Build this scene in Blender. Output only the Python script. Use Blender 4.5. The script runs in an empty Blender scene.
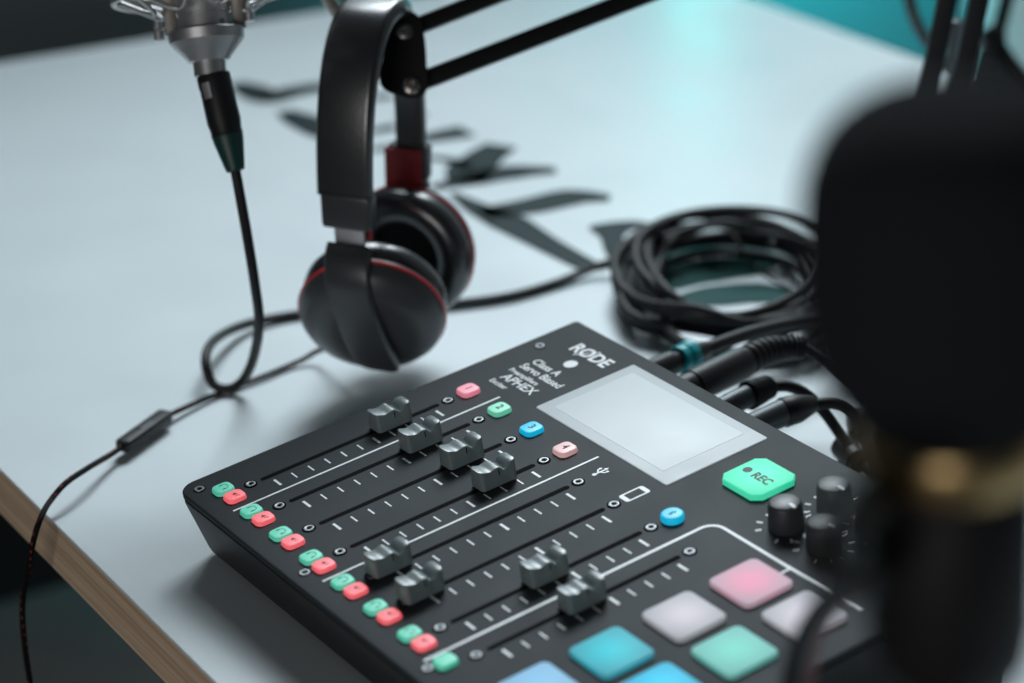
import bpy, bmesh, math, random
from mathutils import Vector, Matrix

random.seed(7)
SC = bpy.context.scene
COL = SC.collection
PI = math.pi

# ------------------------------------------------------------------ camera
CAM = Vector((1.02800148, -0.53423607, 0.61093437))
RIGHT = Vector((0.56243273, 0.82684304, 0.0))
DOWN = Vector((0.32056343, -0.21805271, -0.92178745))
FWD = Vector((-0.76217354, 0.51844344, -0.38769563))
FPX = 2449.9
UP = Vector((0, 0, 1))

def ray(x, y):
    return FWD + RIGHT * ((x - 512) / FPX) + DOWN * ((y - 341.5) / FPX)

def at(x, y, z=None, d=None, Y=None):
    """survey point: photograph pixel on a level z, at a distance d or on the plane y = Y"""
    v = ray(x, y)
    if z is not None:
        s = (z - CAM.z) / v.z
    elif Y is not None:
        s = (Y - CAM.y) / v.y
    else:
        s = d
    return CAM + v * s

# ------------------------------------------------------------------ helpers: objects
MW = {}

def empty(name, loc, label=None, cat=None, group=None, rot=(0, 0, 0)):
    o = bpy.data.objects.new(name, None)
    COL.objects.link(o)
    o.location = loc
    o.rotation_euler = rot
    o.empty_display_size = 0.02
    MW[o.name] = Matrix.Translation(loc) @ Matrix.Rotation(rot[0], 4, 'X')
    if label: o['label'] = label
    if cat: o['category'] = cat
    if group: o['group'] = group
    return o

def finish(bm, name, mats, parent=None, smooth=35, local=False, loc=None):
    """link a bmesh as ONE mesh object; world coordinates unless local=True"""
    me = bpy.data.meshes.new(name)
    bmesh.ops.recalc_face_normals(bm, faces=bm.faces[:])
    if smooth is not None:
        for f in bm.faces: f.smooth = True
        for e in bm.edges:
            if len(e.link_faces) == 2:
                try:
                    e.smooth = e.calc_face_angle() < math.radians(smooth)
                except ValueError:
                    pass
    bm.to_mesh(me)
    bm.free()
    if not isinstance(mats, (list, tuple)): mats = [mats]
    for m in mats: me.materials.append(m)
    o = bpy.data.objects.new(name, me)
    COL.objects.link(o)
    if parent is not None:
        o.parent = parent
        mw = MW[parent.name]
        if not local: me.transform(mw.inverted())
        MW[o.name] = mw
        if loc is not None:
            o.location = loc
            MW[o.name] = mw @ Matrix.Translation(loc)
    else:
        MW[o.name] = Matrix.Identity(4)
    return o

def structure(o):
    o['kind'] = 'structure'
    return o

def tag(o, label, cat, group=None):
    o['label'] = label; o['category'] = cat
    if group: o['group'] = group
    return o

# ------------------------------------------------------------------ helpers: shapes
def loop_faces(bm, loops, closed=True, cap0=False, cap1=False, mi=0):
    n = len(loops[0])
    vs = [[bm.verts.new(p) for p in lp] for lp in loops]
    for a, b in zip(vs[:-1], vs[1:]):
        for i in range(n if closed else n - 1):
            j = (i + 1) % n
            f = bm.faces.new((a[i], a[j], b[j], b[i])); f.material_index = mi
    if cap0:
        f = bm.faces.new(list(reversed(vs[0]))); f.material_index = mi
    if cap1:
        f = bm.faces.new(vs[-1]); f.material_index = mi
    return vs

def rrect(cx, cy, w, h, r, n=6):
    """rounded rectangle outline, counter clockwise"""
    pts = []
    for (sx, sy, a0) in ((1, 1, 0), (-1, 1, 90), (-1, -1, 180), (1, -1, 270)):
        for k in range(n + 1):
            a = math.radians(a0 + 90 * k / n)
            pts.append((cx + sx * (w / 2 - r) + r * math.cos(a), cy + sy * (h / 2 - r) + r * math.sin(a)))
    return pts

def rrect_mixer(cx, cy, w, h, r, n=6):
    """like rrect, the two corners at the back nearly square"""
    pts = []
    for (sx, sy, a0) in ((1, 1, 0), (-1, 1, 90), (-1, -1, 180), (1, -1, 270)):
        q = max(r * .22, .0012) if sy > 0 else r
        for k in range(n + 1):
            a = math.radians(a0 + 90 * k / n)
            pts.append((cx + sx * (w / 2 - q) + q * math.cos(a), cy + sy * (h / 2 - q) + q * math.sin(a)))
    return pts

def slab(bm, w, h, z0, z1, r, bev, n=5, mi=0, cx=0, cy=0, taper=0.0):
    """rounded block with a rounded top edge"""
    lp = []
    lp.append([(x, y, z0) for x, y in rrect(cx, cy, w + taper, h + taper, r + taper / 2, n)])
    for k in range(4):
        a = k / 3 * PI / 2
        ins = bev * (1 - math.cos(a)); dz = bev * (math.sin(a) - 1)
        lp.append([(x, y, z1 + dz) for x, y in rrect(cx, cy, w - 2 * ins, h - 2 * ins, max(r - ins, 1e-5), n)])
    loop_faces(bm, lp, cap0=True, cap1=True, mi=mi)

def box(bm, p0, p1, mi=0):
    x0, y0, z0 = p0; x1, y1, z1 = p1
    lp = [[(x0, y0, z), (x1, y0, z), (x1, y1, z), (x0, y1, z)] for z in (z0, z1)]
    loop_faces(bm, lp, cap0=True, cap1=True, mi=mi)

def frame_of(d, hint=None):
    d = d.normalized()
    h = hint or (UP if abs(d.z) < 0.95 else Vector((1, 0, 0)))
    a = (h - d * h.dot(d)).normalized()
    return a, d.cross(a)

def lathe(bm, origin, axis, prof, n=40, mi=0, hint=None, cap0=True, cap1=True):
    """prof: (distance along axis, radius)"""
    a, b = frame_of(axis, hint)
    axis = axis.normalized()
    lp = []
    for s, r in prof:
        r = max(r, 1e-5)
        lp.append([origin + axis * s + a * (r * math.cos(2 * PI * k / n)) + b * (r * math.sin(2 * PI * k / n)) for k in range(n)])
    loop_faces(bm, lp, cap0=cap0, cap1=cap1, mi=mi)

def spline(pts, per=10, closed=False):
    pts = [Vector(p) for p in pts]
    out = []
    n = len(pts)
    rng = range(n) if closed else range(n - 1)
    for i in rng:
        if closed:
            p0, p1, p2, p3 = pts[i - 1], pts[i], pts[(i + 1) % n], pts[(i + 2) % n]
        else:
            p0 = pts[i - 1] if i else pts[0] * 2 - pts[1]
            p1, p2 = pts[i], pts[i + 1]
            p3 = pts[i + 2] if i + 2 < n else pts[-1] * 2 - pts[-2]
        for k in range(per):
            t = k / per
            out.append(0.5 * ((2 * p1) + (p2 - p0) * t + (2 * p0 - 5 * p1 + 4 * p2 - p3) * t * t + (3 * p1 - p0 - 3 * p2 + p3) * t ** 3))
    if not closed: out.append(pts[-1])
    return out

def sweep(bm, path, section, mi=0, closed=False, hint=None, fixed=False, cap=True, uvs=True):
    """sweep section(i, t) -> list of (x, y) along path with parallel transport (or a fixed hint)"""
    n = len(path)
    tang = []
    for i in range(n):
        if closed:
            t = path[(i + 1) % n] - path[i - 1]
        else:
            t = path[min(i + 1, n - 1)] - path[max(i - 1, 0)]
        tang.append(t.normalized())
    a, b = frame_of(tang[0], hint)
    loops = []
    for i in range(n):
        if fixed and hint is not None:
            a = (hint - tang[i] * hint.dot(tang[i])).normalized()
        elif i:
            a = (a - tang[i] * a.dot(tang[i])).normalized()
        b = tang[i].cross(a)
        loops.append([path[i] + a * x + b * y for x, y in section(i, i / max(n - 1, 1))])
    m = len(loops[0])
    ln = [0.0]
    for i in range(1, n): ln.append(ln[-1] + (path[i] - path[i - 1]).length)
    uv = bm.loops.layers.uv.verify() if uvs else None
    vs = [[bm.verts.new(p) for p in lp] for lp in loops]
    rng = range(n) if closed else range(n - 1)
    for i in rng:
        i2 = (i + 1) % n
        for k in range(m):
            k2 = (k + 1) % m
            f = bm.faces.new((vs[i][k], vs[i][k2], vs[i2][k2], vs[i2][k])); f.material_index = mi
            if uvs:
                u0, u1 = ln[i], (ln[i2] if i2 else ln[-1] + 0.001)
                for lpp, q in zip(f.loops, ((k / m, u0), ((k + 1) / m, u0), ((k + 1) / m, u1), (k / m, u1))):
                    lpp[uv].uv = q
    if cap and not closed:
        f = bm.faces.new(list(reversed(vs[0]))); f.material_index = mi
        f = bm.faces.new(vs[-1]); f.material_index = mi

def circ(r, n=12):
    return [(r * math.cos(2 * PI * k / n), r * math.sin(2 * PI * k / n)) for k in range(n)]

def tube(bm, path, r, n=12, mi=0, closed=False):
    f = r if callable(r) else (lambda t: r)
    sweep(bm, path, lambda i, t: circ(f(t), n), mi=mi, closed=closed)

def bar(bm, p, q, w, t, hint, mi=0, bev=0.0012):
    """rectangular rod: w across hint's side, t along hint"""
    sec = rrect(0, 0, t, w, bev, 2)
    sweep(bm, [p, q], lambda i, s: sec, hint=hint, fixed=True, mi=mi)

# ------------------------------------------------------------------ materials
def mat(name, color, rough=0.5, metal=0.0, spec=0.5, var=0.0, vscale=60.0, bump=0.0, bscale=400.0,
        rvar=0.0, emit=None, estr=0.0, coat=0.0, sheen=0.0):
    m = bpy.data.materials.new(name)
    m.use_nodes = True
    nt = m.node_tree
    N, L = nt.nodes, nt.links
    b = N['Principled BSDF']
    b.inputs['Base Color'].default_value = (*color, 1)
    b.inputs['Roughness'].default_value = rough
    b.inputs['Metallic'].default_value = metal
    b.inputs['Specular IOR Level'].default_value = spec
    b.inputs['Coat Weight'].default_value = coat
    if sheen:
        b.inputs['Sheen Weight'].default_value = sheen
    tc = N.new('ShaderNodeTexCoord')
    if var or rvar:
        nz = N.new('ShaderNodeTexNoise'); nz.inputs['Scale'].default_value = vscale
        nz.inputs['Detail'].default_value = 6
        L.new(tc.outputs['Object'], nz.inputs['Vector'])
        if var:
            mx = N.new('ShaderNodeMix'); mx.data_type = 'RGBA'
            mx.inputs['A'].default_value = (*[c * (1 - var) for c in color], 1)
            mx.inputs['B'].default_value = (*[min(1, c * (1 + var)) for c in color], 1)
            L.new(nz.outputs['Fac'], mx.inputs['Factor'])
            L.new(mx.outputs['Result'], b.inputs['Base Color'])
        if rvar:
            mr = N.new('ShaderNodeMapRange')
            mr.inputs['From Min'].default_value = 0.3; mr.inputs['From Max'].default_value = 0.7
            mr.inputs['To Min'].default_value = rough - rvar; mr.inputs['To Max'].default_value = rough + rvar
            L.new(nz.outputs['Fac'], mr.inputs['Value'])
            L.new(mr.outputs['Result'], b.inputs['Roughness'])
    if bump:
        n2 = N.new('ShaderNodeTexNoise'); n2.inputs['Scale'].default_value = bscale
        n2.inputs['Detail'].default_value = 4
        L.new(tc.outputs['Object'], n2.inputs['Vector'])
        bp = N.new('ShaderNodeBump'); bp.inputs['Strength'].default_value = bump
        bp.inputs['Distance'].default_value = 0.001
        L.new(n2.outputs['Fac'], bp.inputs['Height'])
        L.new(bp.outputs['Normal'], b.inputs['Normal'])
    if emit is not None:
        b.inputs['Emission Color'].default_value = (*emit, 1)
        b.inputs['Emission Strength'].default_value = estr
    return m

def lit_pad(name, base, edge, core, strength, radius):
    """translucent rubber pad with one lamp behind its centre: glow strongest at the middle"""
    m = mat(name, base, rough=0.55, spec=0.2, bump=0.15, bscale=1500)
    nt = m.node_tree; N, L = nt.nodes, nt.links
    b = N['Principled BSDF']
    tc = N.new('ShaderNodeTexCoord')
    ln = N.new('ShaderNodeVectorMath'); ln.operation = 'LENGTH'
    L.new(tc.outputs['Object'], ln.inputs[0])
    mr = N.new('ShaderNodeMapRange'); mr.interpolation_type = 'SMOOTHSTEP'
    mr.inputs['From Min'].default_value = 0.0; mr.inputs['From Max'].default_value = radius
    L.new(ln.outputs['Value'], mr.inputs['Value'])
    mx = N.new('ShaderNodeMix'); mx.data_type = 'RGBA'
    mx.inputs['A'].default_value = (*core, 1); mx.inputs['B'].default_value = (*edge, 1)
    L.new(mr.outputs['Result'], mx.inputs['Factor'])
    L.new(mx.outputs['Result'], b.inputs['Emission Color'])
    b.inputs['Emission Strength'].default_value = strength
    return m

M = {}
M['panel'] = mat('mixer panel plastic', (0.034, 0.040, 0.045), rough=0.62, spec=0.16, var=0.08, vscale=30, bump=0.06, bscale=2600, rvar=0.03)
M['shell'] = mat('mixer shell plastic', (0.012, 0.0125, 0.014), rough=0.5, bump=0.08, bscale=2200)
M['seam'] = mat('dark seam', (0.004, 0.004, 0.005), rough=0.8)
M['slot'] = mat('slot black', (0.002, 0.002, 0.003), rough=0.9, spec=0.1)
M['print'] = mat('white print', (0.90, 0.93, 0.94), rough=0.45)
M['glyph'] = mat('dark print', (0.012, 0.02, 0.022), rough=0.6)
M['steel'] = mat('screw steel', (0.24, 0.25, 0.26), rough=0.5, metal=1.0)
M['fader'] = mat('fader cap plastic', (0.17, 0.21, 0.215), rough=0.33, spec=0.8, var=0.1, vscale=90, bump=0.05, bscale=2500)
M['knob'] = mat('knob rubber', (0.035, 0.038, 0.042), rough=0.45, bump=0.05, bscale=1500)
M['green'] = mat('green lit button', (0.20, 0.62, 0.48), rough=0.5, emit=(0.06, 0.62, 0.40), estr=0.42, bump=0.04, bscale=900)
M['red'] = mat('red lit button', (0.75, 0.26, 0.28), rough=0.5, emit=(1.0, 0.10, 0.13), estr=0.62, bump=0.04, bscale=900)
M['pinkbtn'] = mat('pink lit button', (0.75, 0.38, 0.44), rough=0.5, emit=(0.95, 0.24, 0.34), estr=0.5)
M['mintbtn'] = mat('mint lit button', (0.30, 0.65, 0.52), rough=0.5, emit=(0.16, 0.75, 0.48), estr=0.45)
M['bluebtn'] = mat('blue lit button', (0.03, 0.42, 0.65), rough=0.45, emit=(0.0, 0.46, 0.75), estr=0.65)
M['palebtn'] = mat('pale pink lit button', (0.7, 0.5, 0.5), rough=0.45, emit=(0.8, 0.42, 0.42), estr=0.4)
M['rec'] = lit_pad('record button', (0.14, 0.6, 0.42), (0.03, 0.62, 0.34), (0.10, 0.95, 0.60), 0.75, 0.019)
M['screen'] = mat('glowing screen glass', (0.36, 0.40, 0.42), rough=0.42, spec=0.22, rvar=0.05, vscale=28, emit=(.54, .61, .65), estr=.33)  # border glow put in for the bright reflection on the glass
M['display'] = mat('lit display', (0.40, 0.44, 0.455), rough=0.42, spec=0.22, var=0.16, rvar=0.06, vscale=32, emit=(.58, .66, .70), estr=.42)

M['hp_black'] = mat('headphone black', (0.050, 0.052, 0.058), rough=0.36, bump=0.03, bscale=900)
M['hp_satin'] = mat('headphone satin black', (0.046, 0.048, 0.054), rough=0.30)
M['leather'] = mat('black leatherette', (0.022, 0.024, 0.027), rough=0.27, bump=0.08, bscale=600, spec=0.95)
M['hp_red'] = mat('red trim', (0.65, 0.026, 0.036), rough=0.35)
M['hp_redpad'] = mat('dark red lining', (0.30, 0.016, 0.020), rough=0.6, bump=0.1, bscale=900)
M['hp_steel'] = mat('slider steel', (0.50, 0.50, 0.54), rough=0.42, metal=0.7)
M['mesh_cloth'] = mat('speaker cloth', (0.012, 0.012, 0.013), rough=0.95, bump=0.3, bscale=1800)

M['arm'] = mat('black arm paint', (0.008, 0.008, 0.009), rough=0.5, spec=0.22)
M['bolt'] = mat('bolt steel', (0.50, 0.46, 0.42), rough=0.25, metal=1.0)
M['spring'] = mat('spring steel', (0.16, 0.17, 0.18), rough=0.4, metal=1.0)
M['nickel'] = mat('satin nickel', (0.52, 0.52, 0.53), rough=0.42, metal=0.9, rvar=0.05, vscale=120)
M['nickel_dark'] = mat('warm dark nickel', (0.36, 0.33, 0.295), rough=0.42, metal=0.9)
M['grille'] = mat('grille wire', (0.4, 0.4, 0.4), rough=0.4, metal=1.0, bump=0.8, bscale=1500)
M['cable'] = mat('cable rubber', (0.012, 0.012, 0.014), rough=0.52, spec=0.3, bump=0.08, bscale=700)
M['cable_grey'] = mat('worn cable rubber', (0.020, 0.019, 0.021), rough=0.58, spec=0.35, bump=0.08, bscale=700)
M['plug'] = mat('plug black', (0.013, 0.013, 0.015), rough=0.45, spec=0.35)
M['plug_metal'] = mat('plug gunmetal', (0.07, 0.078, 0.082), rough=0.42, metal=0.9)
M['teal_ring'] = mat('teal plastic', (0.0, 0.42, 0.47), rough=0.4)
M['teal_boot'] = mat('dark green boot', (0.004, 0.045, 0.042), rough=0.45)
M['foam'] = mat('foam', (0.017, 0.018, 0.021), rough=1.0, bump=0.9, bscale=900, spec=0.1)
M['mic_body'] = mat('dark microphone paint', (0.008, 0.008, 0.009), rough=0.5, spec=0.3)
M['brass'] = mat('brass', (0.70, 0.50, 0.24), rough=0.34, metal=1.0)
M['lettering'] = mat('grey table print', (0.018, 0.031, 0.034), rough=0.6, spec=0.12)
M['lettering_teal_glow'] = mat('teal lit table print', (0.004, 0.062, 0.060), rough=0.6, spec=0.12)  # same table print, teal reflected light mixed into its colour
M['grey_cover'] = mat('dark grey cover', (0.045, 0.05, 0.055), rough=0.7)

# braided cord with red flecks: the flecks follow the cord (UV: around, along)
def braided():
    m = mat('braided cord', (0.008, 0.008, 0.009), rough=0.75, spec=0.15, bump=0.3, bscale=2500)
    nt = m.node_tree; N, L = nt.nodes, nt.links
    b = N['Principled BSDF']
    uv = N.new('ShaderNodeUVMap')
    sp = N.new('ShaderNodeSeparateXYZ'); L.new(uv.outputs['UV'], sp.inputs[0])
    def math_(op, a, bb):
        n = N.new('ShaderNodeMath'); n.operation = op
        for i, q in enumerate((a, bb)):
            if hasattr(q, 'node'): L.new(q, n.inputs[i])
            elif q is not None: n.inputs[i].default_value = q
        return n.outputs[0]
    f = math_('FRACT', math_('DIVIDE', sp.outputs['Y'], 0.0062), None)
    g = math_('LESS_THAN', f, 0.36)
    a = math_('ADD', sp.outputs['X'], math_('MULTIPLY', sp.outputs['Y'], 9.0))
    h = math_('LESS_THAN', math_('FRACT', math_('MULTIPLY', a, 2.0), None), 0.18)
    k = math_('MULTIPLY', g, h)
    mx = N.new('ShaderNodeMix'); mx.data_type = 'RGBA'
    mx.inputs['A'].default_value = (0.007, 0.007, 0.008, 1); mx.inputs['B'].default_value = (0.26, 0.045, 0.045, 1)
    L.new(k, mx.inputs['Factor']); L.new(mx.outputs['Result'], b.inputs['Base Color'])
    return m
M['braid'] = braided()

def laminate():
    m = mat('white laminate', (0.72, 0.785, 0.81), rough=0.36, spec=0.45, rvar=0.06, vscale=14, bump=0.02, bscale=300)
    nt = m.node_tree; N, L = nt.nodes, nt.links
    b = N['Principled BSDF']
    tc = N.new('ShaderNodeTexCoord')
    v = N.new('ShaderNodeTexVoronoi'); v.inputs['Scale'].default_value = 34; v.inputs['Randomness'].default_value = 1
    L.new(tc.outputs['Object'], v.inputs['Vector'])
    r = N.new('ShaderNodeMath'); r.operation = 'LESS_THAN'; r.inputs[1].default_value = 0.020
    L.new(v.outputs['Distance'], r.inputs[0])
    nz = N.new('ShaderNodeTexNoise'); nz.inputs['Scale'].default_value = 6; nz.inputs['Detail'].default_value = 5
    L.new(tc.outputs['Object'], nz.inputs['Vector'])
    base = N.new('ShaderNodeMix'); base.data_type = 'RGBA'
    base.inputs['A'].default_value = (0.695, 0.765, 0.795, 1); base.inputs['B'].default_value = (0.735, 0.80, 0.825, 1)
    L.new(nz.outputs['Fac'], base.inputs['Factor'])
    mx = N.new('ShaderNodeMix'); mx.data_type = 'RGBA'
    mx.inputs['B'].default_value = (0.35, 0.36, 0.36, 1)
    L.new(base.outputs['Result'], mx.inputs['A'])
    L.new(r.outputs[0], mx.inputs['Factor'])
    L.new(mx.outputs['Result'], b.inputs['Base Color'])
    return m
M['laminate'] = laminate()

def plywood():
    m = mat('plywood edge', (0.25, 0.17, 0.11), rough=0.6, spec=0.25)
    nt = m.node_tree; N, L = nt.nodes, nt.links
    b = N['Principled BSDF']
    tc = N.new('ShaderNodeTexCoord')
    mp = N.new('ShaderNodeMapping'); mp.inputs['Scale'].default_value = (1.2, 1.2, 520)
    L.new(tc.outputs['Object'], mp.inputs['Vector'])
    nz = N.new('ShaderNodeTexNoise'); nz.inputs['Scale'].default_value = 1.0; nz.inputs['Detail'].default_value = 3
    L.new(mp.outputs[0], nz.inputs['Vector'])
    mp2 = N.new('ShaderNodeMapping'); mp2.inputs['Scale'].default_value = (30, 30, 900)
    L.new(tc.outputs['Object'], mp2.inputs['Vector'])
    nz2 = N.new('ShaderNodeTexNoise'); nz2.inputs['Scale'].default_value = 1.0; nz2.inputs['Detail'].default_value = 4
    L.new(mp2.outputs[0], nz2.inputs['Vector'])
    ad = N.new('ShaderNodeMath'); ad.operation = 'MULTIPLY_ADD'; ad.inputs[1].default_value = 0.35
    L.new(nz2.outputs['Fac'], ad.inputs[0]); L.new(nz.outputs['Fac'], ad.inputs[2])
    cr = N.new('ShaderNodeValToRGB')
    cr.color_ramp.elements[0].position = 0.45; cr.color_ramp.elements[0].color = (0.44, 0.31, 0.21, 1)
    cr.color_ramp.elements[1].position = 0.85; cr.color_ramp.elements[1].color = (0.74, 0.57, 0.41, 1)
    L.new(ad.outputs[0], cr.inputs['Fac']); L.new(cr.outputs['Color'], b.inputs['Base Color'])
    return m
M['ply'] = plywood()
M['wall'] = mat('painted wall', (0.13, 0.15, 0.16), rough=0.85, var=0.05, vscale=3, bump=0.1, bscale=120)
M['wall_pale'] = mat('pale painted wall', (0.78, 0.80, 0.81), rough=0.85, var=0.04, vscale=3, bump=0.1, bscale=120)
M['floor'] = mat('dark floor', (0.105, 0.090, 0.088), rough=0.65, var=0.15, vscale=12)

# ------------------------------------------------------------------ room shell
FLOOR = -0.72
bm = bmesh.new(); box(bm, (-1.30, -2.6, FLOOR - 0.05), (2.6, 1.90, FLOOR)); structure(finish(bm, 'floor', M['floor'], smooth=None))
bm = bmesh.new(); box(bm, (-1.35, -2.6, FLOOR + 0.002), (-1.30, 1.90, 1.9)); structure(finish(bm, 'wall_side', M['wall'], smooth=None))
bm = bmesh.new(); box(bm, (-1.30, -2.6, FLOOR + 0.002), (-1.285, 1.44, -.40)); structure(finish(bm, 'wall_lower_dark', M['seam'], smooth=None))  # near-black slab added over the lower wall
bm = bmesh.new(); box(bm, (-1.30, 1.86, FLOOR + 0.002), (2.6, 1.92, 1.9)); structure(finish(bm, 'wall_back', M['wall_pale'], smooth=None))

bm = bmesh.new(); box(bm, (-.955, 1.45, FLOOR + 0.002), (.6, 1.60, 1.9)); structure(finish(bm, 'wall_pier', M['wall_pale'], smooth=None))

# ------------------------------------------------------------------ table
TROT = math.radians(-1.9)
def T(x, y, z):
    """table frame: front edge along x at y=0, turned slightly"""
    c, s = math.cos(TROT), math.sin(TROT)
    return Vector((x * c - y * s, -0.0715 + x * s + y * c, z))

def tbox(bm, x0, x1, y0, y1, z0, z1, bev=0.0, mi=0):
    lp = []
    prof = [(0, z0), (0, z1)] if not bev else [(0, z0), (0, z1 - bev), (bev * 0.3, z1 - bev * 0.3), (bev, z1)]
    for i, z in prof:
        lp.append([T(x0 + i, y0 + i, z), T(x1 - i, y0 + i, z), T(x1 - i, y1 - i, z), T(x0 + i, y1 - i, z)])
    loop_faces(bm, lp, cap0=True, cap1=True, mi=mi)

table = empty('studio_table', T(0.2, 0.5, FLOOR), 'white laminate table with a layered plywood edge and grey brush lettering', 'table')
bm = bmesh.new(); tbox(bm, -0.962, 1.35, 0.0, 0.998, -0.0016, 0.0, bev=0.0006); finish(bm, 'laminate_top', M['laminate'], table, smooth=None)
bm = bmesh.new(); tbox(bm, -0.961, 1.349, 0.001, 0.997, -0.0325, -0.0016); finish(bm, 'plywood_board', M['ply'], table, smooth=None)
for (lx, ly) in ((-0.86, 0.45), (1.28, 0.08), (-0.7, 0.93), (1.28, 0.93)):
    bm = bmesh.new(); tbox(bm, lx - 0.025, lx + 0.025, ly - 0.025, ly + 0.025, FLOOR, -0.0325); finish(bm, 'leg', M['arm'], table, smooth=None)

# brush lettering printed on the table top (surveyed strokes, lying flat)
LZ = 0.0004
def stroke(bm, pts, widths, per=8):
    """flat brush stroke; widths in metres along the surveyed points"""
    P3 = [at(x, y, z=LZ) for x, y in pts]
    path = spline(P3, per)
    n = len(path)
    ws = []
    for i in range(n):
        t = i / (n - 1) * (len(widths) - 1); k = min(int(t), len(widths) - 2); f = t - k
        ws.append(widths[k] * (1 - f) + widths[k + 1] * f)
    # width is measured across the line of sight on the table: use the local normal
    vs = []
    for i in range(n):
        t = (path[min(i + 1, n - 1)] - path[max(i - 1, 0)]).normalized()
        nn = Vector((-t.y, t.x, 0))
        w = ws[i] * .54
        vs.append((bm.verts.new(path[i] + nn * w), bm.verts.new(path[i] - nn * w)))
    for a, b in zip(vs[:-1], vs[1:]):
        bm.faces.new((a[0], a[1], b[1], b[0]))

bm = bmesh.new()
stroke(bm, [(236, 83), (252, 90), (267, 98), (290, 92), (312, 88), (345, 84)], [.014, .030, .026, .026, .024, .018])
stroke(bm, [(284, 111), (300, 119), (322, 130), (345, 140)], [.014, .028, .030, .024])
stroke(bm, [(362, 100), (392, 95)], [.010, .014]); stroke(bm, [(370, 132), (396, 126)], [.010, .014])
stroke(bm, [(372, 150), (398, 146)], [.010, .012]); stroke(bm, [(398, 118), (426, 114)], [.016, .012])
stroke(bm, [(420, 141), (440, 136), (468, 131)], [.012, .024, .028])
stroke(bm, [(502, 145), (484, 157), (470, 170), (466, 182)], [.026, .030, .036, .026])
stroke(bm, [(428, 157), (450, 160), (470, 168)], [.008, .012, .012])
stroke(bm, [(432, 188), (470, 180), (512, 172), (556, 170)], [.010, .024, .030, .014])
stroke(bm, [(452, 193), (478, 208), (508, 222), (545, 243), (592, 268)], [.006, .020, .030, .022, .018])
stroke(bm, [(482, 213), (530, 206), (572, 197), (610, 198)], [.022, .030, .032, .014])
stroke(bm, [(592, 268), (620, 260), (650, 248)], [.014, .014, .014])
# the round letter: a leaf with an eye
outer = spline([at(x, y, z=LZ) for x, y in ((589, 227), (610, 222), (640, 221), (668, 229), (662, 240), (636, 250), (612, 259), (604, 250), (600, 238))], 6, closed=True)
inner = spline([at(x, y, z=LZ) for x, y in ((624, 236), (630, 231), (640, 229), (650, 231), (652, 236), (646, 241), (636, 244), (627, 242), (624, 239))], 6, closed=True)
n = len(outer)
vo = [bm.verts.new(p) for p in outer]; vi = [bm.verts.new(p) for p in inner]
for i in range(n):
    j = (i + 1) % n; bm.faces.new((vo[i], vo[j], vi[j], vi[i]))
finish(bm, 'printed_lettering', M['lettering'], table, smooth=None)
bm = bmesh.new()
stroke(bm, [(664, 286), (700, 272), (745, 266), (775, 262)], [.020, .040, .034, .014])
stroke(bm, [(672, 304), (715, 296), (760, 293), (806, 300)], [.018, .034, .034, .020])
finish(bm, 'printed_lettering', M['lettering_teal_glow'], table, smooth=None)

# ------------------------------------------------------------------ podcast mixer
P = 0.0305
AL = math.radians(7.8074)
Z0 = 0.042 + P * math.sin(AL)
R0 = Vector((0.15, 0.10, 0.0))
RX = Matrix.Rotation(AL, 4, 'X')
K = RX.inverted() @ (Vector((0, 0, Z0)) - R0)
def L_(u, v, z=0.0): return Vector((u * P, v * P, z)) + K            # mixer frame, panel units
def W_(u, v, z=0.0): return RX @ Vector((u * P, v * P, z)) + Vector((0, 0, Z0))

mixer = empty('podcast_mixer', R0, 'charcoal podcast mixer with coloured lit buttons, eight faders and a touch screen', 'audio mixer', rot=(AL, 0, 0))
U0, U1, V0, V1 = -0.86, 10.72, -1.02, 7.54
CU, CV = (U0 + U1) / 2, (V0 + V1) / 2
DU, DV = (U1 - U0) * P, (V1 - V0) * P
cx, cy = CU * P + K.x, CV * P + K.y
RC = 0.0105

# top panel with a rolled edge, its lip, and the tapering tub below
bm = bmesh.new()
lp = []
b = 0.0011
lp.append([(x, y, K.z - 0.0032) for x, y in rrect_mixer(cx, cy, DU - 0.0010, DV - 0.0010, RC, 10)])
lp.append([(x, y, K.z - 0.0030) for x, y in rrect_mixer(cx, cy, DU, DV, RC, 10)])
for k in range(5):
    a = k / 4 * PI / 2
    ins = b * (1 - math.cos(a)); dz = b * (math.sin(a) - 1)
    lp.append([(x, y, K.z + dz) for x, y in rrect_mixer(cx, cy, DU - 2 * ins, DV - 2 * ins, RC - ins, 10)])
loop_faces(bm, lp, cap0=True, cap1=True)
finish(bm, 'top_panel', M['panel'], mixer, smooth=40, local=True)
bm = bmesh.new()
lp = []
lp.append([(x, y, K.z - 0.0033) for x, y in rrect_mixer(cx, cy, DU - 0.0032, DV - 0.0032, RC, 10)])
lp.append([(x, y, K.z - 0.0043) for x, y in rrect_mixer(cx, cy, DU - 0.0032, DV - 0.0032, RC, 10)])
loop_faces(bm, lp, cap0=True, cap1=True)
finish(bm, 'seam', M['seam'], mixer, smooth=40, local=True)
bm = bmesh.new()
lp = []
lp.append([RX.inverted() @ (Vector((x, y, 0.0045)) - R0) for x, y in rrect_mixer(CU * P, 0.1040, DU - 0.0035, DV - 0.0205, 0.010, 10)])
lp.append([RX.inverted() @ (Vector((x, y, 0.0065)) - R0) for x, y in rrect_mixer(CU * P, 0.1040, DU - 0.0015, DV - 0.0185, 0.010, 10)])
lp.append([(x, y, K.z - 0.0065) for x, y in rrect_mixer(cx, cy, DU - 0.0006, DV - 0.0006, RC, 10)])
lp.append([(x, y, K.z - 0.0045) for x, y in rrect_mixer(cx, cy, DU - 0.0006, DV - 0.0006, RC, 10)])
loop_faces(bm, lp, cap0=True, cap1=True)
finish(bm, 'lower_case', M['shell'], mixer, smooth=40, local=True)
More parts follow.
